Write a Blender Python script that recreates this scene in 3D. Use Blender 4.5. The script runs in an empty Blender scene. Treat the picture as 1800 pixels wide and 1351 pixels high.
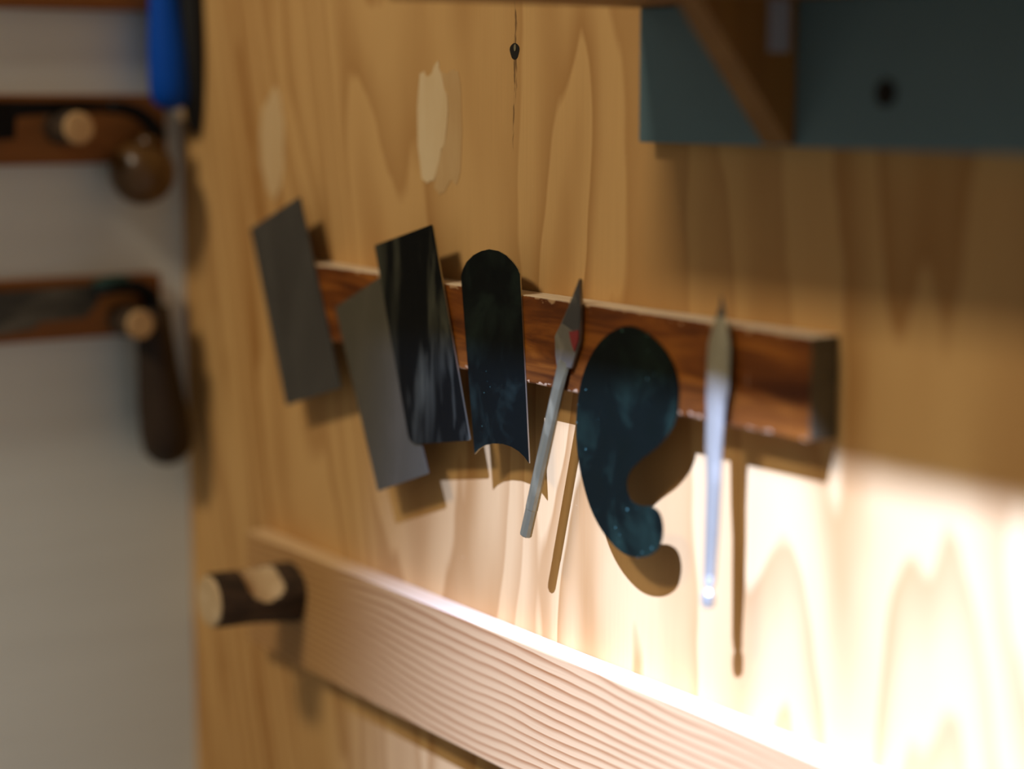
import bpy, bmesh, math, random
from mathutils import Vector, Matrix
random.seed(7)
S = bpy.context.scene
COL = S.collection

# ------------------------------------------------------------------ camera
FPX = 3400.0
PITCH = math.atan(505 / FPX)
YAW = math.pi / 2 - math.atan(2350 / math.hypot(FPX, 505))
CAM = Vector((0.0, -0.71, 1.55))
cd = bpy.data.cameras.new('camera')
cam = bpy.data.objects.new('camera', cd); COL.objects.link(cam)
cam.location = CAM
cam.rotation_euler = (math.pi / 2 - PITCH, 0, YAW)
cd.sensor_width = 36; cd.lens = FPX / 1800 * 36
cd.clip_start = 0.01
cd.dof.use_dof = True
cd.dof.focus_distance = 1.232
cd.dof.aperture_fstop = 1.75
S.camera = cam

# ------------------------------------------------------------------ light
S.view_settings.view_transform = 'Standard'
S.view_settings.look = 'None'
S.view_settings.gamma = 1
S.view_settings.exposure = 0.0
w = bpy.data.worlds.new('world'); S.world = w; w.use_nodes = True
w.node_tree.nodes['Background'].inputs[0].default_value = (1.0, 0.94, 0.84, 1)
w.node_tree.nodes['Background'].inputs[1].default_value = 0.17

SUN = Vector((-0.40, 1.0, -1.36)).normalized()          # the way the sunlight travels
def aim(o, d): o.rotation_euler = Vector(d).to_track_quat('-Z', 'Y').to_euler()

kd = bpy.data.lights.new('skylight', 'AREA'); kd.shape = 'RECTANGLE'; kd.size = 0.6; kd.size_y = 0.24
kd.energy = 35; kd.color = (1.0, 0.88, 0.69)
k = bpy.data.objects.new('skylight', kd); COL.objects.link(k)
k.location = (-1.00, -2.1, 3.34); aim(k, Vector((-1.1, 0, 1.35)) - k.location)

sd = bpy.data.lights.new('sunlight', 'SPOT'); sd.energy = 4400; sd.color = (0.55, 0.82, 1.98)
sd.shadow_soft_size = 0.017; sd.spot_size = math.radians(24); sd.spot_blend = 0.8
s = bpy.data.objects.new('sunlight', sd); COL.objects.link(s)
SUN_TARGET = Vector((-0.36, 0, 1.25))
s.location = Vector((-0.9, 0, 1.25)) - SUN * 4.2
aim(s, SUN_TARGET - s.location)

# ------------------------------------------------------------------ geometry helpers
FW = Vector((-math.sin(YAW) * math.cos(PITCH), math.cos(YAW) * math.cos(PITCH), -math.sin(PITCH)))
RT = Vector((math.cos(YAW), math.sin(YAW), 0)); UP = RT.cross(FW)
def ray(px, py): return FW + RT * ((px - 900) / FPX) - UP * ((py - 675.5) / FPX)
def onY(px, py, y): d = ray(px, py); return CAM + d * ((y - CAM.y) / d.y)      # point on a plane parallel to the plywood
def onX(px, py, x): d = ray(px, py); return CAM + d * ((x - CAM.x) / d.x)      # point on a plane parallel to the left wall

def mesh_obj(name, bm, mats, parent=None, smooth=False, loc=None):
    bmesh.ops.recalc_face_normals(bm, faces=bm.faces)
    me = bpy.data.meshes.new(name); bm.to_mesh(me); bm.free()
    for m in (mats if isinstance(mats, (list, tuple)) else [mats]): me.materials.append(m)
    if smooth:
        for p in me.polygons: p.use_smooth = True
    o = bpy.data.objects.new(name, me); COL.objects.link(o)
    if parent:
        o.parent = parent
        o.matrix_parent_inverse = Matrix.Translation(parent.location).inverted()
    return o
def thing(name, label, cat, loc=(0, 0, 0), group=None):
    o = bpy.data.objects.new(name, None); COL.objects.link(o); o.location = loc; o.empty_display_size = 0.02
    tag(o, label, cat, group); return o
def tag(o, label, cat, group=None):
    o['label'] = label; o['category'] = cat
    if group: o['group'] = group
    return o
def bevel_mod(o, wd, seg=2, angle=0.6):
    m = o.modifiers.new('bevel', 'BEVEL'); m.width = wd; m.segments = seg; m.limit_method = 'ANGLE'; m.angle_limit = angle
    return o
def box(bm, x0, x1, y0, y1, z0, z1):
    vs = [bm.verts.new((x, y, z)) for x in (x0, x1) for y in (y0, y1) for z in (z0, z1)]
    fs = []
    for q in ((0, 1, 3, 2), (4, 6, 7, 5), (0, 4, 5, 1), (2, 3, 7, 6), (0, 2, 6, 4), (1, 5, 7, 3)):
        fs.append(bm.faces.new([vs[i] for i in q]))
    return fs
def prism_y(bm, pts, y_front, y_back, lean=0.0, z_ref=0.0):
    """plate whose outline pts (x,z) faces -y; lean pushes it out below z_ref"""
    f = lambda z: lean * (z - z_ref)
    a = [bm.verts.new((x, y_front + f(z), z)) for x, z in pts]
    b = [bm.verts.new((x, y_back + f(z), z)) for x, z in pts]
    n = len(pts)
    bm.faces.new(a); bm.faces.new(b[::-1])
    for i in range(n): bm.faces.new((a[i], b[i], b[(i + 1) % n], a[(i + 1) % n]))
def prism_x(bm, pts, x0, x1):
    a = [bm.verts.new((x0, y, z)) for y, z in pts]
    b = [bm.verts.new((x1, y, z)) for y, z in pts]
    n = len(pts)
    bm.faces.new(a); bm.faces.new(b[::-1])
    for i in range(n): bm.faces.new((a[i], b[i], b[(i + 1) % n], a[(i + 1) % n]))
def rings(bm, path, radii, n=20, flat=None, cap=True):
    """tube through path with radius (or (ru, rv)) per point"""
    pr = []
    for i, p in enumerate(path):
        t = (path[min(i + 1, len(path) - 1)] - path[max(i - 1, 0)]).normalized()
        ref = flat or (Vector((0, 1, 0)) if abs(t.y) < 0.9 else Vector((0, 0, 1)))
        u = t.cross(ref).normalized(); v = u.cross(t).normalized()
        r = radii[i]; ru, rv = r if isinstance(r, tuple) else (r, r)
        pr.append([bm.verts.new(p + u * ru * math.cos(2 * math.pi * k / n) + v * rv * math.sin(2 * math.pi * k / n)) for k in range(n)])
    for a, b in zip(pr, pr[1:]):
        for k in range(n): bm.faces.new((a[k], a[(k + 1) % n], b[(k + 1) % n], b[k]))
    if cap: bm.faces.new(pr[0][::-1]); bm.faces.new(pr[-1])
    return pr
def spline(pts, n=10, closed=True):
    """Catmull-Rom through 2-D points"""
    out = []; m = len(pts)
    for i in range(m if closed else m - 1):
        p = [pts[(i + k) % m] if closed else pts[max(0, min(m - 1, i + k))] for k in (-1, 0, 1, 2)]
        for j in range(n):
            t = j / n
            out.append(tuple(0.5 * (2 * p[1][c] + (p[2][c] - p[0][c]) * t + (2 * p[0][c] - 5 * p[1][c] + 4 * p[2][c] - p[3][c]) * t * t
                       + (3 * p[1][c] - p[0][c] - 3 * p[2][c] + p[3][c]) * t ** 3) for c in (0, 1)))
    if not closed: out.append(tuple(pts[-1]))
    return out
def xz(px, y): return [(p.x, p.z) for p in (onY(a, b, y) for a, b in px)]

# ------------------------------------------------------------------ materials
class NT:
    def __init__(self, name):
        self.m = bpy.data.materials.new(name); self.m.use_nodes = True
        self.t = self.m.node_tree; self.b = self.t.nodes['Principled BSDF']
        self.co = self.n('ShaderNodeTexCoord').outputs['Object']
    def n(self, typ, **kw):
        nd = self.t.nodes.new(typ)
        for k_, v in kw.items(): setattr(nd, k_, v)
        return nd
    def link(self, a, b): self.t.links.new(a, b)
    def put(self, sock, v):
        if hasattr(v, 'is_output'): self.link(v, sock)
        else: sock.default_value = v
    def map(self, scale, loc=(0, 0, 0), rot=(0, 0, 0), src=None):
        nd = self.n('ShaderNodeMapping'); self.link(src or self.co, nd.inputs[0])
        nd.inputs['Location'].default_value = loc; nd.inputs['Rotation'].default_value = rot; nd.inputs['Scale'].default_value = scale
        return nd.outputs[0]
    def noise(self, scale, loc=(0, 0, 0), detail=3, rough=0.5, dist=0.0, rot=(0, 0, 0)):
        nd = self.n('ShaderNodeTexNoise'); self.link(self.map(scale, loc, rot), nd.inputs['Vector'])
        nd.inputs['Scale'].default_value = 1; nd.inputs['Detail'].default_value = detail
        nd.inputs['Roughness'].default_value = rough; nd.inputs['Distortion'].default_value = dist
        return nd.outputs[0]
    def math(self, op, a, b=0.0, c=0.0):
        nd = self.n('ShaderNodeMath', operation=op)
        self.put(nd.inputs[0], a); self.put(nd.inputs[1], b); self.put(nd.inputs[2], c)
        return nd.outputs[0]
    def ramp(self, fac, stops, interp='LINEAR'):
        nd = self.n('ShaderNodeValToRGB'); cr = nd.color_ramp; cr.interpolation = interp
        while len(cr.elements) < len(stops): cr.elements.new(0.5)
        for e, (p, c) in zip(cr.elements, stops):
            e.position = p; e.color = (c, c, c, 1) if isinstance(c, (int, float)) else (*c, 1)
        self.link(fac, nd.inputs[0]); return nd.outputs[0]
    def mix(self, fac, a, b, mode='MIX'):
        nd = self.n('ShaderNodeMix', data_type='RGBA', blend_type=mode)
        f = lambda v: (*v, 1) if isinstance(v, tuple) else v
        self.put(nd.inputs[0], fac); self.put(nd.inputs[6], f(a)); self.put(nd.inputs[7], f(b))
        return nd.outputs[2]
    def sep(self):
        nd = self.n('ShaderNodeSeparateXYZ'); self.link(self.co, nd.inputs[0]); return nd.outputs
    def bump(self, h, strength=0.2, dist=0.001):
        nd = self.n('ShaderNodeBump'); nd.inputs['Strength'].default_value = strength; nd.inputs['Distance'].default_value = dist
        self.link(h, nd.inputs['Height']); self.link(nd.outputs[0], self.b.inputs['Normal'])
    def done(self, col, rough=0.5, metal=0.0, spec=0.5):
        self.put(self.b.inputs['Base Color'], (*col, 1) if isinstance(col, tuple) else col)
        self.put(self.b.inputs['Roughness'], rough); self.put(self.b.inputs['Metallic'], metal)
        self.b.inputs['Specular IOR Level'].default_value = spec
        return self.m

def plywood():
    t = NT('plywood_face')
    x, y, z = t.sep()
    lean = t.math('MULTIPLY', t.ramp(t.math('ADD', t.math('MULTIPLY', x, -1.0), -0.4), [(0.62, 0.0), (0.95, 1.0)]), 0.24)
    cmb = t.n('ShaderNodeCombineXYZ'); t.link(t.math('ADD', x, t.math('MULTIPLY', lean, t.math('SUBTRACT', z, 1.4))), cmb.inputs[0]); t.link(z, cmb.inputs[2])
    hn = t.n('ShaderNodeTexNoise'); t.link(t.map((8.5, 1, 1.3), (3.1, 0, 0.6), src=cmb.outputs[0]), hn.inputs['Vector'])
    hn.inputs['Scale'].default_value = 1; hn.inputs['Detail'].default_value = 1.6; hn.inputs['Roughness'].default_value = 0.42; hn.inputs['Distortion'].default_value = 0.3
    h = hn.outputs[0]
    wob = t.noise((30, 1, 9), (0, 0, 4), detail=2)
    slope = t.math('MULTIPLY', x, 4.0)
    hh = t.math('ADD', t.math('MULTIPLY', h, 10.5), t.math('ADD', t.math('MULTIPLY', wob, 0.55), slope))
    fr = t.math('FRACT', hh)
    band = t.ramp(fr, [(0.0, 0.02), (0.35, 0.18), (0.72, 0.72), (0.92, 1.0), (1.0, 0.08)])
    var = t.ramp(t.noise((11, 1, 0.8), (7, 0, 2), detail=1), [(0.3, 0.6), (0.7, 1.0)])
    band = t.math('MULTIPLY', band, var)
    fib = t.noise((700, 1, 12), detail=2)
    broad = t.noise((6, 1, 1.5), (1, 0, 8), detail=2)
    c = t.mix(band, (0.62, 0.35, 0.120), (0.34, 0.135, 0.024))
    c = t.mix(t.math('MULTIPLY', t.ramp(fib, [(0.35, 0), (0.7, 1)]), 0.22), c, (0.42, 0.22, 0.07))
    c = t.mix(t.math('MULTIPLY', t.ramp(broad, [(0.35, 0), (0.7, 1)]), 0.35), c, (0.68, 0.42, 0.165))
    # the split running through the nail hole
    k = onY(905, 90, 0)
    wig = t.math('MULTIPLY', t.math('SUBTRACT', t.noise((40, 1, 60), detail=2), 0.5), 0.010)
    dx = t.math('ABSOLUTE', t.math('SUBTRACT', t.math('ADD', x, wig), k.x))
    up_ = t.math('ABSOLUTE', t.math('SUBTRACT', z, k.z - 0.006))
    wid = t.math('MULTIPLY', t.math('SUBTRACT', 1.0, t.math('MULTIPLY', up_, 17.0)), 0.0021)
    crack = t.math('LESS_THAN', dx, wid)
    crack = t.math('MULTIPLY', crack, t.ramp(t.noise((300, 1, 60), (0, 0, 3), detail=2), [(0.42, 0.0), (0.55, 1.0)]))
    c = t.mix(t.math('MULTIPLY', crack, 0.75), c, (0.10, 0.045, 0.015))
    # small scratches and nicks
    sc = t.noise((90, 1, 300), (5, 0, 1), detail=1, rot=(0, 0.6, 0))
    c = t.mix(t.math('MULTIPLY', t.ramp(sc, [(0.78, 0), (0.82, 1)]), 0.35), c, (0.75, 0.5, 0.24))
    t.bump(fib, 0.12, 0.0006)
    return t.done(c, 0.62, 0, 0.25)

def plain_wood(name, c0, c1, scale, rough=0.55, spec=0.3, detail=4, bump=0.1):
    t = NT(name)
    n = t.noise(scale, (0.3, 1.7, 2.2), detail=detail, rough=0.55, dist=0.3)
    c = t.mix(t.ramp(n, [(0.32, 0), (0.68, 1)]), c0, c1)
    t.bump(n, bump, 0.001)
    return t.done(c, rough, 0, spec)

def fir_board():
    t = NT('fir_board')
    x, y, z = t.sep()
    lift = t.noise((2.2, 3, 5), (1.3, 0, 2), detail=1.5, rough=0.4)
    wob = t.noise((14, 30, 60), (2, 0, 0), detail=2)
    v = t.math('ADD', t.math('MULTIPLY', z, 175.0), t.math('ADD', t.math('MULTIPLY', lift, 16.0), t.math('MULTIPLY', wob, 0.6)))
    v = t.math('ADD', v, t.math('MULTIPLY', y, 60.0))
    fr = t.math('FRACT', v)
    line = t.ramp(fr, [(0.0, 0.0), (0.45, 0.1), (0.82, 0.9), (0.9, 1.0), (1.0, 0.0)])
    amt = t.ramp(t.noise((5, 1, 14), (9, 0, 3), detail=1), [(0.3, 0.6), (0.7, 1.0)])
    line = t.math('MULTIPLY', line, amt)
    fib = t.noise((16, 200, 900), detail=2)
    c = t.mix(line, (0.53, 0.295, 0.105), (0.24, 0.072, 0.011))
    c = t.mix(t.math('MULTIPLY', t.ramp(fib, [(0.35, 0), (0.7, 1)]), 0.2), c, (0.45, 0.215, 0.075))
    t.bump(fib, 0.1, 0.0005)
    return t.done(c, 0.6, 0, 0.25)

def bar_wood():
    t = NT('reddish_hardwood')
    n = t.noise((9, 60, 75), (0.2, 0, 1), detail=4, rough=0.6, dist=0.6)
    c = t.ramp(n, [(0.28, (0.042, 0.009, 0.0016)), (0.5, (0.17, 0.045, 0.005)), (0.72, (0.36, 0.115, 0.013))])
    pores = t.noise((120, 500, 900), detail=1)
    c = t.mix(t.math('MULTIPLY', t.ramp(pores, [(0.6, 0), (0.75, 1)]), 0.35), c, (0.06, 0.016, 0.005))
    sc = t.noise((260, 1, 28), (4, 0, 7), detail=1, rot=(0, 0.12, 0))
    c = t.mix(t.math('MULTIPLY', t.ramp(sc, [(0.72, 0), (0.78, 1)]), 0.3), c, (0.55, 0.33, 0.2))
    # knocked, paler arrises
    x, y, z = t.sep()
    e = t.math('MINIMUM', t.math('SUBTRACT', 1.4268, z), t.math('SUBTRACT', z, 1.3716))
    chip = t.noise((160, 160, 260), detail=3)
    m = t.math('LESS_THAN', e, t.math('MULTIPLY', t.math('SUBTRACT', chip, 0.50), 0.020))
    c = t.mix(t.math('MULTIPLY', m, 0.7), c, (0.52, 0.31, 0.14))
    return t.done(c, 0.45, 0, 0.15)

def steel(name, base, streak, rough=0.42, metal=0.6, scale=(40, 40, 12), amt=0.5, dots=0.0, rot=(0, 0.25, 0)):
    t = NT(name)
    n = t.noise(scale, (1.2, 0, 0.4), detail=3, rough=0.55, dist=0.5, rot=rot)
    k = t.math('MULTIPLY', t.ramp(n, [(0.5, 0), (0.72, 1)]), amt)
    c = t.mix(k, base, streak)
    if dots:
        nd = t.n('ShaderNodeTexVoronoi'); t.link(t.map((170, 170, 170)), nd.inputs['Vector']); nd.inputs['Scale'].default_value = 1
        patch = t.ramp(t.noise((30, 30, 30), (8, 0, 0), detail=1), [(0.48, 0), (0.6, 1)])
        sel = t.math('LESS_THAN', t.math('ADD', nd.outputs['Distance'], t.math('MULTIPLY', nd.outputs['Color'], 0.32)), 0.22)
        c = t.mix(t.math('MULTIPLY', t.math('MULTIPLY', sel, patch), dots), c, (0.09, 0.19, 0.13))
    fine = t.noise((600, 600, 600), detail=2)
    r = t.math('ADD', rough, t.math('MULTIPLY', t.math('SUBTRACT', n, 0.5), 0.3))
    t.bump(fine, 0.05, 0.0002)
    return t.done(c, r, metal, 0.5 if metal else 0.12)

def painted(name, c, mottled, scale=(8, 8, 20), rough=0.6, spec=0.3, amt=0.4):
    t = NT(name)
    n = t.noise(scale, (2, 5, 1), detail=4, rough=0.6)
    col = t.mix(t.math('MULTIPLY', t.ramp(n, [(0.35, 0), (0.7, 1)]), amt), c, mottled)
    t.bump(n, 0.05, 0.001)
    return t.done(col, rough, 0, spec)

M_PLY = plywood()
M_PATCH = plain_wood('pale_patch', (0.72, 0.525, 0.285), (0.66, 0.45, 0.22), (60, 1, 9))
M_PATCH2 = plain_wood('tan_patch', (0.60, 0.38, 0.165), (0.53, 0.31, 0.12), (60, 1, 9))
M_PATCH3 = plain_wood('faded_patch', (0.66, 0.45, 0.22), (0.60, 0.38, 0.17), (60, 1, 9))
M_WHITE = painted('white_paint', (0.79, 0.86, 0.86), (0.70, 0.755, 0.75), (3, 3, 40))
M_FIRTOP = plain_wood('pale_fir_top', (0.80, 0.57, 0.31), (0.72, 0.48, 0.24), (6, 120, 60), rough=0.6)  # paler fir for the top face of the board
M_BAR = bar_wood()
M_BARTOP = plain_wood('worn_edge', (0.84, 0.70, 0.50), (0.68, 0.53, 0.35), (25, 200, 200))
M_BAREND = plain_wood('end_grain', (0.080, 0.060, 0.024), (0.11, 0.08, 0.032), (200, 90, 120), rough=0.7)
M_FIR = fir_board()
M_BARK = plain_wood('bark', (0.028, 0.017, 0.009), (0.075, 0.043, 0.022), (120, 40, 120), rough=0.75, bump=0.6)
M_CUT = plain_wood('fresh_cut_wood', (0.64, 0.46, 0.26), (0.50, 0.33, 0.16), (90, 90, 90), rough=0.65)
M_PEGEND = plain_wood('peg_end_grain', (0.60, 0.40, 0.19), (0.46, 0.27, 0.12), (150, 150, 150), rough=0.65)
M_RAIL = plain_wood('orange_brown_wood', (0.27, 0.100, 0.023), (0.17, 0.058, 0.012), (40, 8, 90), rough=0.5)
M_SHELF = plain_wood('shelf_pine', (0.27, 0.115, 0.024), (0.20, 0.08, 0.016), (60, 9, 60))
M_GUSSET = plain_wood('bracket_pine', (0.25, 0.120, 0.024), (0.18, 0.08, 0.016), (60, 60, 10))
M_BLUEGREY = painted('blue_grey_paint', (0.125, 0.205, 0.225), (0.10, 0.165, 0.18), (9, 30, 14), rough=0.5)
M_BLADE_A = steel('grey_brown_steel', (0.085, 0.075, 0.06), (0.13, 0.115, 0.09), 0.5, 0.5, amt=0.5)
M_BLADE_B = steel('dull_grey_steel', (0.095, 0.078, 0.045), (0.13, 0.105, 0.062), 0.55, 0.3, amt=0.6)
M_BLADE_C = steel('smeared_dark_steel', (0.0026, 0.0028, 0.0020), (0.070, 0.066, 0.040), 0.5, 0.0, (60, 60, 11), 0.8)
M_BLADE_D = steel('black_steel', (0.0016, 0.0026, 0.0017), (0.016, 0.026, 0.016), 0.5, 0.0, (34, 34, 26), 0.55, 0.5)
M_BLADE_E = steel('blue_black_steel', (0.0014, 0.0028, 0.0014), (0.010, 0.021, 0.0105), 0.5, 0.0, (30, 30, 24), 0.8, 0.9)
M_EDGE = steel('bright_steel_edge', (0.45, 0.38, 0.22), (0.6, 0.5, 0.3), 0.4, 0.8)
M_KNIFE = steel('tool_steel', (0.25, 0.215, 0.155), (0.44, 0.38, 0.27), 0.36, 0.7, (80, 80, 40), 0.8)
M_KNIFE2 = steel('bright_tool_steel', (0.40, 0.335, 0.21), (0.55, 0.465, 0.30), 0.42, 0.6, (60, 60, 30), 0.6)
M_SHANK = steel('sunlit_tool_steel', (0.25, 0.205, 0.10), (0.46, 0.38, 0.19), 0.36, 0.7, (80, 80, 40), 0.8)  # tool steel again for the sunlit shank, warmed against the blue sunlight
M_TIP = steel('dark_ground_tip', (0.09, 0.08, 0.068), (0.22, 0.19, 0.15), 0.4, 0.6, (120, 120, 60), 0.8)
M_RED = painted('red_paint', (0.22, 0.022, 0.018), (0.14, 0.015, 0.012))
M_BLACKSTEEL = steel('black_forged_steel', (0.004, 0.004, 0.004), (0.010, 0.010, 0.011), 0.5, 0.0)
M_OLDSTEEL = steel('aged_blade_steel', (0.035, 0.036, 0.03), (0.16, 0.15, 0.12), 0.5, 0.4, (20, 20, 60), 0.6)
M_GREENP = painted('dark_green_paint', (0.012, 0.05, 0.04), (0.01, 0.03, 0.025))
M_BALL = plain_wood('varnished_knob_wood', (0.12, 0.058, 0.013), (0.08, 0.036, 0.008), (60, 60, 60), rough=0.3, spec=0.5, bump=0.0)
M_DARKWOOD = plain_wood('dark_handle_wood', (0.022, 0.012, 0.006), (0.038, 0.020, 0.009), (60, 60, 15), rough=0.45)
M_BLUE = painted('blue_plastic', (0.002, 0.065, 0.40), (0.002, 0.055, 0.34), rough=0.45, spec=0.15)
M_RUBBER = painted('black_rubber', (0.010, 0.010, 0.010), (0.014, 0.014, 0.014), rough=0.7)
M_DARK = painted('dark_hole', (0.012, 0.009, 0.006), (0.02, 0.014, 0.008), rough=0.9)
M_PLATE = painted('grey_metal_plate', (0.30, 0.31, 0.33), (0.25, 0.26, 0.28), rough=0.5)
M_CEIL = painted('ceiling_paint', (0.5, 0.45, 0.38), (0.46, 0.4, 0.34))

# ------------------------------------------------------------------ the setting
XL = onY(330, 700, 0).x                                             # the corner
bm = bmesh.new(); box(bm, XL, 0.9, 0.0, 0.018, 0.55, 2.45)
wall = mesh_obj('wall_back', bm, M_PLY); wall['kind'] = 'structure'
bm = bmesh.new(); box(bm, XL - 0.02, XL, -1.4, 0.018, 0.55, 2.45)
wl = mesh_obj('wall_left', bm, M_WHITE); wl['kind'] = 'structure'
CEIL_EDGE = -0.832  # unseen ceiling slab, added so its edge cuts off the sunlight
bm = bmesh.new(); box(bm, XL - 0.02, 0.9, CEIL_EDGE, 0.018, 2.45, 2.53)
ce = mesh_obj('sun_cutoff_ceiling', bm, M_CEIL); ce['kind'] = 'structure'

def ragged(pts, amt=0.0006):
    out = []
    for i, p in enumerate(pts):
        q = pts[(i + 1) % len(pts)]
        out.append(p); out.append(((p[0] + q[0]) / 2 + random.uniform(-amt, amt), (p[1] + q[1]) / 2 + random.uniform(-amt, amt) * 3))
    return out
bm = bmesh.new()
prism_y(bm, ragged(xz([(739, 128), (746, 124), (752, 134), (760, 128), (766, 112), (772, 106), (774, 124), (779, 140), (786, 165), (788, 195), (784, 240), (776, 262), (768, 300), (762, 318), (752, 322), (742, 314), (735, 255), (734, 190)], 0)), -0.0004, 0.001)
mesh_obj('repair_patch', bm, M_PATCH, wall)
bm = bmesh.new()
prism_y(bm, ragged(xz([(774, 122), (786, 130), (797, 121), (806, 125), (811, 160), (813, 230), (810, 300), (803, 324), (796, 316), (790, 322), (782, 338), (772, 342), (764, 330), (766, 300), (777, 262), (785, 240), (789, 195), (787, 165), (780, 140)], 0)), -0.0003, 0.001)
mesh_obj('repair_patch', bm, M_PATCH2, wall)
bm = bmesh.new()
prism_y(bm, ragged(xz([(462, 190), (476, 165), (486, 150), (494, 170), (500, 215), (500, 290), (494, 330), (484, 352), (470, 335), (460, 290), (457, 235)], 0)), -0.0004, 0.001)
mesh_obj('repair_patch', bm, M_PATCH3, wall)
c = onY(905, 90, 0)
bm = bmesh.new()
prism_y(bm, [(c.x + 0.0052 * math.cos(a) * (1 + 0.12 * math.sin(3 * a)), c.z + 0.0052 * math.sin(a)) for a in [i * math.pi / 12 for i in range(24)]], -0.0003, 0.001)
hole = mesh_obj('nail_hole', bm, M_DARK, wall); hole['label'] = 'dark round nail hole'
bm = bmesh.new()
prism_y(bm, [(c.x + 0.001 + 0.0012 * math.cos(a), c.z + 0.0022 + 0.0022 * math.sin(a)) for a in [i * math.pi / 8 for i in range(16)]], -0.0008, 0.0)
mesh_obj('nail_tip', bm, M_EDGE, hole)

# ------------------------------------------------------------------ magnetic tool bar
BT, BZ0, BZ1 = 0.020, 1.3716, 1.4268
BX0, BX1 = onY(497, 560, -BT).x, onY(1425, 680, -BT).x
bm = bmesh.new()
fs = box(bm, BX0, BX1, -BT, 0.0, BZ0, BZ1)
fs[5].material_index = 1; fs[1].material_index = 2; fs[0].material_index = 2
bar = mesh_obj('tool_bar', bm, [M_BAR, M_BARTOP, M_BAREND])
bevel_mod(bar, 0.0012, 2)
tag(bar, 'reddish brown hardwood bar on the plywood holding scrapers and knives', 'tool bar')

# ------------------------------------------------------------------ card scrapers
def plate(name, px, y_back, th, mat, label, cat='scraper', lean=0.0, edge=None):
    pts = xz(px, y_back - th)
    bm = bmesh.new(); prism_y(bm, pts, y_back - th, y_back, lean, 1.372)
    if edge:
        for f in bm.faces:
            if len(f.verts) == 4 and len(px) > 4: f.material_index = 1
    o = mesh_obj(name, bm, [mat, edge or mat])
    tag(o, label, cat); return o
FR = -BT - 0.0002
def rounded(px, r=5, n=3, which=None):
    out = []
    m = len(px)
    for i, p in enumerate(px):
        a, b = px[i - 1], px[(i + 1) % m]
        rr = which.get(i, r) if which else r
        va = Vector((a[0] - p[0], a[1] - p[1])).normalized() * rr; vb = Vector((b[0] - p[0], b[1] - p[1])).normalized() * rr
        for j in range(n + 1):
            t = j / n
            q = Vector(p) + va * (1 - t) ** 2 + vb * t ** 2
            out.append((q.x, q.y))
    return out
plate('card_scraper', rounded([(440, 402), (526, 346), (599, 681), (503, 712)], 2), FR, 0.0012, M_BLADE_A,
      'grey-brown rectangular card scraper at far left of the bar', edge=M_BLADE_A)
plate('card_scraper', rounded([(589, 540), (668, 487), (753, 832), (664, 863)], 2), FR, 0.0010, M_BLADE_B,
      'dull grey card scraper hanging lowest, tucked behind the smeared black one', edge=M_BLADE_B)
plate('card_scraper', rounded([(658, 431), (760, 394), (826, 774), (720, 781)], 3, 4, {3: 18}), FR - 0.0011, 0.0010, M_BLADE_C,
      'near-black card scraper with pale smears, overlapping the dull grey one', edge=M_EDGE)
arc = [(810, 486), (813, 474), (820, 460), (832, 448), (846, 441), (860, 438), (876, 441), (890, 449), (902, 461), (910, 472), (914, 482)]
low = [(930, 814), (922, 803), (912, 793), (899, 785), (884, 780), (868, 779), (853, 782), (842, 789), (834, 798)]
plate('curved_scraper', arc + low, FR, 0.0010, M_BLADE_D,
      'black scraper with rounded top and hollowed bottom edge', edge=M_EDGE)
goose = spline([(1104, 573), (1140, 588), (1170, 618), (1189, 660), (1192, 705), (1184, 745), (1160, 780), (1128, 806), (1107, 828), (1100, 852), (1106, 877), (1122, 888), (1143, 890),
                (1158, 902), (1164, 930), (1158, 960), (1140, 976), (1116, 979), (1090, 968), (1062, 938), (1040, 898), (1025, 850), (1015, 795), (1013, 735), (1021, 672), (1040, 622), (1068, 588)], 8)
plate('gooseneck_scraper', goose, FR, 0.0010, M_BLADE_E,
      'blue-black kidney-shaped scraper with a hooked bulb at its lower end', edge=M_BLADE_E)

# ------------------------------------------------------------------ marking knife in focus
kn = thing('marking_knife', 'steel marking knife with red-daubed blade, between rounded scraper and kidney scraper', 'knife', onY(985, 640, -BT))
yk = -BT - 0.0035
bm = bmesh.new()
prism_y(bm, xz([(1018, 489), (1019, 540), (1018, 598), (1009, 628), (1003, 648), (978, 646), (975, 625), (974, 590), (986, 566), (1003, 527)], yk), yk, yk + 0.0032)
bl = mesh_obj('blade', bm, M_KNIFE, kn); bevel_mod(bl, 0.0009, 2)
bm = bmesh.new()
prism_y(bm, xz([(1018, 489), (1019, 540), (1018, 592), (1004, 580), (987, 568), (1003, 527)], yk - 0.0004), yk - 0.0004, yk + 0.0004)
tp = mesh_obj('ground_tip', bm, M_TIP, bl); bevel_mod(tp, 0.0003, 1)
bm = bmesh.new()
prism_y(bm, xz([(1000, 583), (1017, 580), (1016, 598), (1009, 618), (1004, 604)], yk - 0.0008), yk - 0.0008, yk + 0.0002)
rd = mesh_obj('paint_daub', bm, M_RED, bl); rd['label'] = 'red paint daub'
a = onY(992, 634, yk + 0.0012); b = onY(924, 941, yk - 0.006)
bm = bmesh.new()
N = 6
path = [a.lerp(b, t) for t in (0, 0.06, 0.15, 0.6, 0.84, 0.845, 0.995, 1)]
rings(bm, path, [(0.0058, 0.0016), (0.0054, 0.0022), (0.0046, 0.0033), (0.0045, 0.0038), (0.0045, 0.0039), (0.0043, 0.0037), (0.0043, 0.0037), (0.0038, 0.0032)], 10)
mesh_obj('shank', bm, M_SHANK, kn)

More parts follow.
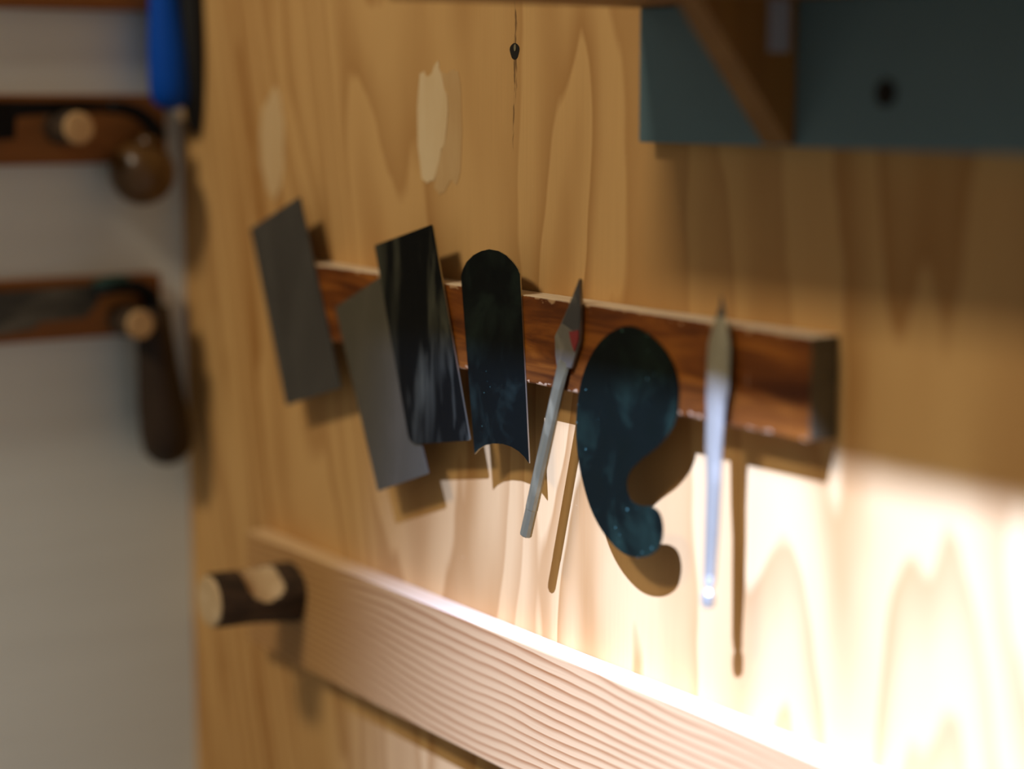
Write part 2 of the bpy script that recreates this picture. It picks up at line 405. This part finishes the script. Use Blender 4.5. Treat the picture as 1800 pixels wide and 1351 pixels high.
# ------------------------------------------------------------------ second knife, right of the gooseneck
k2 = thing('marking_knife', 'bright bluish spear-pointed marking knife, rightmost tool on the bar', 'knife', onY(1262, 650, -BT))
def section_rings(bm, rows, y0, y1, thick):
    """rows of (px_left, px_right, py, thickness factor), flattened diamond/round section"""
    pr = []
    for i, (l, r, py, th) in enumerate(rows):
        f = i / (len(rows) - 1)
        y = y0 + (y1 - y0) * f
        A = onY(l, py, y); B = onY(r, py, y); cx = (A.x + B.x) / 2; z = (A.z + B.z) / 2; hw = abs(B.x - A.x) / 2
        pr.append([bm.verts.new((cx + hw * math.cos(t), y - thick * th * math.sin(t), z)) for t in [2 * math.pi * q / 12 for q in range(12)]])
    for p, q in zip(pr, pr[1:]):
        for k_ in range(12): bm.faces.new((p[k_], p[(k_ + 1) % 12], q[(k_ + 1) % 12], q[k_]))
    bm.faces.new(pr[0][::-1]); bm.faces.new(pr[-1])
yk2 = -BT - 0.0032
bm = bmesh.new()
section_rings(bm, [(1259, 1276, 556, .55), (1252, 1281, 580, .8), (1245, 1284, 606, 1), (1243, 1283, 640, 1), (1242, 1281, 680, 1), (1242, 1276, 705, 1), (1243, 1273, 730, 1)], yk2, yk2 - 0.0025, 0.0026)
mesh_obj('blade', bm, M_KNIFE2, k2, smooth=False)
bm = bmesh.new()
section_rings(bm, [(1268, 1269, 520, .2), (1266, 1273, 538, .35), (1259, 1276, 556.5, .55)], yk2 + 0.0008, yk2, 0.0026)
mesh_obj('ground_tip', bm, M_TIP, k2)
bm = bmesh.new()
section_rings(bm, [(1243, 1273, 730, .9), (1242, 1269, 790, 1), (1243, 1267, 850, 1), (1241, 1263, 930, 1), (1239, 1257, 1010, 1), (1239, 1255, 1026, 1), (1243, 1250.5, 1034, .6)], yk2 - 0.0025, yk2 - 0.0095, 0.0030)
mesh_obj('shank', bm, M_KNIFE2, k2)
bm = bmesh.new()
section_rings(bm, [(1243, 1250.5, 1034, .6), (1236, 1254, 1042, 1.1), (1235, 1254, 1052, 1.2), (1236, 1253, 1064, 1.1), (1239, 1250, 1067, .7)], yk2 - 0.0095, yk2 - 0.0105, 0.0030)
mesh_obj('rounded_end', bm, M_KNIFE2, k2)

# ------------------------------------------------------------------ peg rail on the plywood
PT, PZ0, PZ1 = 0.020, 1.1090, 1.2010
px0 = onY(432, 950, -PT).x
pr_ = thing('peg_rail', 'pale straight-grained board with a branch peg, low on the plywood', 'peg rail', (px0, 0, PZ0))
bm = bmesh.new(); box(bm, px0, 0.25, -PT, 0, PZ0, PZ1)[5].material_index = 1
bevel_mod(mesh_obj('board', bm, [M_FIR, M_FIRTOP], pr_), 0.0012, 2)
root = onY(514, 1040, -PT); end = onX(370, 1056, root.x)
L = -PT - end.y
bm = bmesh.new()
n, m = 40, 90
grid = []
for i in range(m + 1):
    t = i / m; y = -PT + 0.004 - t * (L + 0.004)
    r = 0.0205 + 0.0035 * (1 - t) ** 2 + 0.0003 * math.sin(9 * t)
    zc = root.z + (end.z - root.z) * t
    row = []
    for k_ in range(n):
        q = 2 * math.pi * k_ / n
        rr = r * (1 + 0.03 * math.sin(3 * q + 4 * t) + 0.02 * math.sin(5 * q - 7 * t))
        X, Z = rr * math.cos(q), rr * math.sin(q)
        # whittled saddle cut from the upper right side
        d = X * 0.52 + Z * 0.854
        lim = r * (1.06 - 0.54 * math.sqrt(max(0.0, 1 - ((t - 0.48) / 0.215) ** 2)))
        cut = d > lim
        if cut: X -= 0.52 * (d - lim); Z -= 0.854 * (d - lim)
        v = bm.verts.new((root.x + X, y, zc + Z)); row.append((v, cut))
    grid.append(row)
for i in range(m):
    for k_ in range(n):
        q = [grid[i][k_], grid[i][(k_ + 1) % n], grid[i + 1][(k_ + 1) % n], grid[i + 1][k_]]
        f = bm.faces.new([a_[0] for a_ in q])
        f.material_index = 1 if sum(a_[1] for a_ in q) >= 3 else 0
bm.faces.new([a_[0] for a_ in grid[0]])
peg = mesh_obj('peg', bm, [M_BARK, M_CUT], pr_); peg['label'] = 'branch peg with bark and a pale whittled saddle'
bm = bmesh.new()
rings(bm, [Vector((root.x, end.y + 0.0002, end.z)), Vector((root.x, end.y - 0.0015, end.z)), Vector((root.x, end.y - 0.0025, end.z))], [0.0200, 0.0192, 0.0170], 32)
mesh_obj('cut_end', bm, M_CUT, peg)

# ------------------------------------------------------------------ shelf with blue-grey backboard, top right
PTH = 0.012
xl = onY(1122, 240, -PTH).x
zb = onY(1122, 250, -PTH).z
zs = onY(1120, 14, -PTH).z
SD = 0.18
sh = thing('wall_shelf', 'bracketed wooden shelf with blue-grey painted backboard at upper right', 'shelf', (xl, 0, zb))
bm = bmesh.new(); box(bm, xl, 0.35, -PTH, 0, zb, zs)
bevel_mod(mesh_obj('backboard', bm, M_BLUEGREY, sh), 0.0012, 2)
bm = bmesh.new(); box(bm, xl, 0.35, -SD, 0, zs, zs + 0.018)
bevel_mod(mesh_obj('shelf_board', bm, M_SHELF, sh), 0.001, 2)
gx1 = onY(1400, 150, -PTH).x; gx0 = gx1 - 0.021
lo = onX(1388, 256, gx1); hi = onX(1240, 10, gx1)
sl = (hi.y - lo.y) / (hi.z - lo.z)
ytop = lo.y + sl * (zs - lo.z)
bm = bmesh.new()
prism_x(bm, [(-PTH, zb + 0.001), (lo.y, zb + 0.001), (ytop, zs), (-PTH, zs)], gx0, gx1)
gu = mesh_obj('bracket', bm, M_GUSSET, sh); bevel_mod(gu, 0.0008, 2)
bm = bmesh.new()
A = onX(1350, 8, gx1); B = onX(1384, 92, gx1)
prism_x(bm, [(A.y, zs - 0.001), (B.y, zs - 0.001), (B.y, B.z), (A.y, B.z)], gx1 - 0.0002, gx1 + 0.0015)
mesh_obj('plate', bm, M_PLATE, gu)['label'] = 'small pale grey plate'
c = onY(1558, 164, -PTH)
bm = bmesh.new()
rings(bm, [Vector((c.x, -PTH + 0.0005, c.z)), Vector((c.x, -PTH - 0.0012, c.z)), Vector((c.x, -PTH - 0.0018, c.z))], [0.0068, 0.0068, 0.0045], 20)
mesh_obj('screw', bm, M_DARK, sh)

# ------------------------------------------------------------------ left wall: rails, pegs and hanging tools
RT_ = 0.020
XR = XL + RT_
def left_rail(label, z0, z1, y1):
    o = thing('peg_rail', label, 'peg rail', (XL, y1, z0), 'peg rails on the white wall')
    bm = bmesh.new(); box(bm, XL, XR, -0.75, y1, z0, z1)
    bevel_mod(mesh_obj('rail_board', bm, M_RAIL, o), 0.0015, 2); return o
def rail_peg(parent, px_root, px_end, py, r):
    a = onX(px_root, py, XR); b0 = onX(px_end, py, XR)
    y, z = a.y, a.z
    # find how far the peg stands out so that its end lands where it should
    lo_, hi_ = 0.0, 0.08
    for _ in range(40):
        mid = (lo_ + hi_) / 2
        q = Vector((XR + mid, y, z)) - CAM
        if 900 + FPX * q.dot(RT) / q.dot(FW) < px_end: lo_ = mid
        else: hi_ = mid
    ln = (lo_ + hi_) / 2
    bm = bmesh.new()
    rings(bm, [Vector((XR - 0.002 + (ln + 0.002) * t, y, z)) for t in (0, 0.3, 0.7, 0.97)], [r * 1.03, r, r, r * 0.98], 20)
    p = mesh_obj('peg', bm, M_BARK, parent, smooth=False)
    bm = bmesh.new()
    rings(bm, [Vector((XR + ln * 0.97, y, z)), Vector((XR + ln, y, z)), Vector((XR + ln + 0.001, y, z))], [r * 0.97, r * 0.95, r * 0.8], 20)
    mesh_obj('cut_end', bm, M_PEGEND, p)
    return Vector((XR + ln, y, z))
yE = onX(283, 490, XR).y
r1 = left_rail('orange-brown rail on the white wall behind the knobbed drawknife', 1.4955, 1.5520, onX(292, 230, XR).y)
r2 = left_rail('orange-brown rail on the white wall behind the long dark-handled drawknife', 1.3515, 1.4020, yE)
zt = onX(60, 14, XR).z
r3 = left_rail('brown rail at the top edge of the photo above the white wall', zt, zt + 0.055, onX(300, 5, XR).y)
rail_peg(r1, 104, 139, 224, 0.0135)
rail_peg(r2, 212, 247, 562, 0.0125)

# upper drawknife with a ball knob
XT = XR + 0.014
def lx(p, x): q = onX(p[0], p[1], x); return (q.y, q.z)
d1 = thing('drawknife', 'drawknife with black blade and round varnished ball knob, on upper left rail', 'drawknife', onX(137, 200, XT))
bm = bmesh.new()
lft = onX(0, 200, XT)
prism_x(bm, [(-0.62, lx((0, 178), XT)[1]), lx((0, 178), XT), lx((60, 178), XT), lx((150, 177), XT), lx((200, 180), XT), lx((196, 196), XT), lx((130, 198), XT), lx((40, 204), XT), lx((27, 206), XT), lx((25, 244), XT), lx((0, 246), XT), (-0.62, lx((0, 246), XT)[1])], XT - 0.003, XT + 0.003)
bevel_mod(mesh_obj('blade', bm, M_BLACKSTEEL, d1), 0.001, 2)
bm = bmesh.new()
pth = [onX(*p, XT) for p in [(190, 188), (215, 189), (238, 196), (258, 210), (272, 226), (280, 246)]]
rings(bm, pth, [0.0052, 0.0055, 0.0058, 0.0064, 0.0075, 0.0072], 14)
mesh_obj('tang', bm, M_BLACKSTEEL, d1, smooth=True)
cb = onX(250, 303, XT)
bm = bmesh.new()
top = onX(264, 240, XT)
ax = (cb - top).normalized(); dist = (cb - top).length; R = 0.0270
pth, rad = [], []
for t in (0, .25, .5): pth.append(top + ax * dist * t * 0.75); rad.append(0.0085 + 0.002 * t)
a0 = math.radians(28)
for i in range(15):
    a_ = a0 + (math.pi - a0) * i / 14
    pth.append(cb - ax * R * math.cos(a_)); rad.append(max(R * math.sin(a_), 0.0004))
rings(bm, pth, rad, 28)
mesh_obj('ball_knob', bm, M_BALL, d1, smooth=True)

# lower drawknife with a long dark handle
d2 = thing('drawknife', 'drawknife with aged blade and long dark drooping handle, on lower left rail', 'drawknife', onX(150, 540, XT))
bm = bmesh.new()
lz = lx((0, 516), XT)[1]; lz2 = lx((0, 590), XT)[1]
prism_x(bm, [(-0.62, lz), lx((0, 514), XT), lx((90, 508), XT), lx((170, 500), XT), lx((172, 530), XT), lx((150, 558), XT), lx((70, 566), XT), lx((58, 578), XT), lx((0, 588), XT), (-0.62, lz2)], XT - 0.0025, XT + 0.0025)
bevel_mod(mesh_obj('blade', bm, M_OLDSTEEL, d2), 0.001, 2)
bm = bmesh.new()
rings(bm, [onX(*p, XT) for p in [(160, 515), (205, 505), (240, 503), (262, 515), (270, 545), (272, 580)]], [(0.008, 0.004), (0.0095, 0.005), (0.011, 0.006), (0.011, 0.007), (0.010, 0.008), (0.009, 0.009)], 14)
mesh_obj('tang', bm, M_BLACKSTEEL, d2, smooth=True)
bm = bmesh.new()
rings(bm, [onX(*p, XT) for p in [(165, 504), (190, 497), (225, 493)]], [(0.004, 0.0055), (0.0065, 0.006), (0.004, 0.005)], 12)
mesh_obj('ferrule_wrap', bm, M_GREENP, d2)
bm = bmesh.new()
hp = [(268, 540), (272, 590), (278, 650), (285, 710), (292, 757), (296, 790), (298, 808), (299, 815)]
rings(bm, [onX(*p, XT) for p in hp], [0.0140, 0.0155, 0.0175, 0.0205, 0.0222, 0.0205, 0.0130, 0.0040], 24)
mesh_obj('handle', bm, M_DARKWOOD, d2, smooth=True)

# blue and black gripped tool hanging in the corner
XB = XR + 0.013
bt = thing('hand_tool', 'blue-handled tool with black grip hanging in the upper corner', 'hand tool', onX(300, 20, XB))
bm = bmesh.new()
bp = [(288, -70), (288, -30), (290, 10), (293, 55), (296, 95), (298, 135), (299, 162), (300, 180), (300, 190), (300, 194)]
rings(bm, [onX(*p, XB) for p in bp], [0.0115, 0.0120, 0.0132, 0.0155, 0.0170, 0.0175, 0.0172, 0.0145, 0.0090, 0.002], 24)
mesh_obj('handle', bm, M_BLUE, bt, smooth=True)
bm = bmesh.new()
gp = [(335, -70), (336, -20), (338, 40), (340, 100), (341, 150), (342, 190), (343, 222), (344, 236)]
rings(bm, [onX(*p, XB + 0.006) for p in gp], [(0.0125, 0.012), (0.013, 0.0125), (0.0138, 0.013), (0.0138, 0.013), (0.0125, 0.011), (0.0095, 0.009), (0.006, 0.006), (0.002, 0.002)], 20)
mesh_obj('grip', bm, M_RUBBER, bt, smooth=True)['label'] = 'black rubber grip'
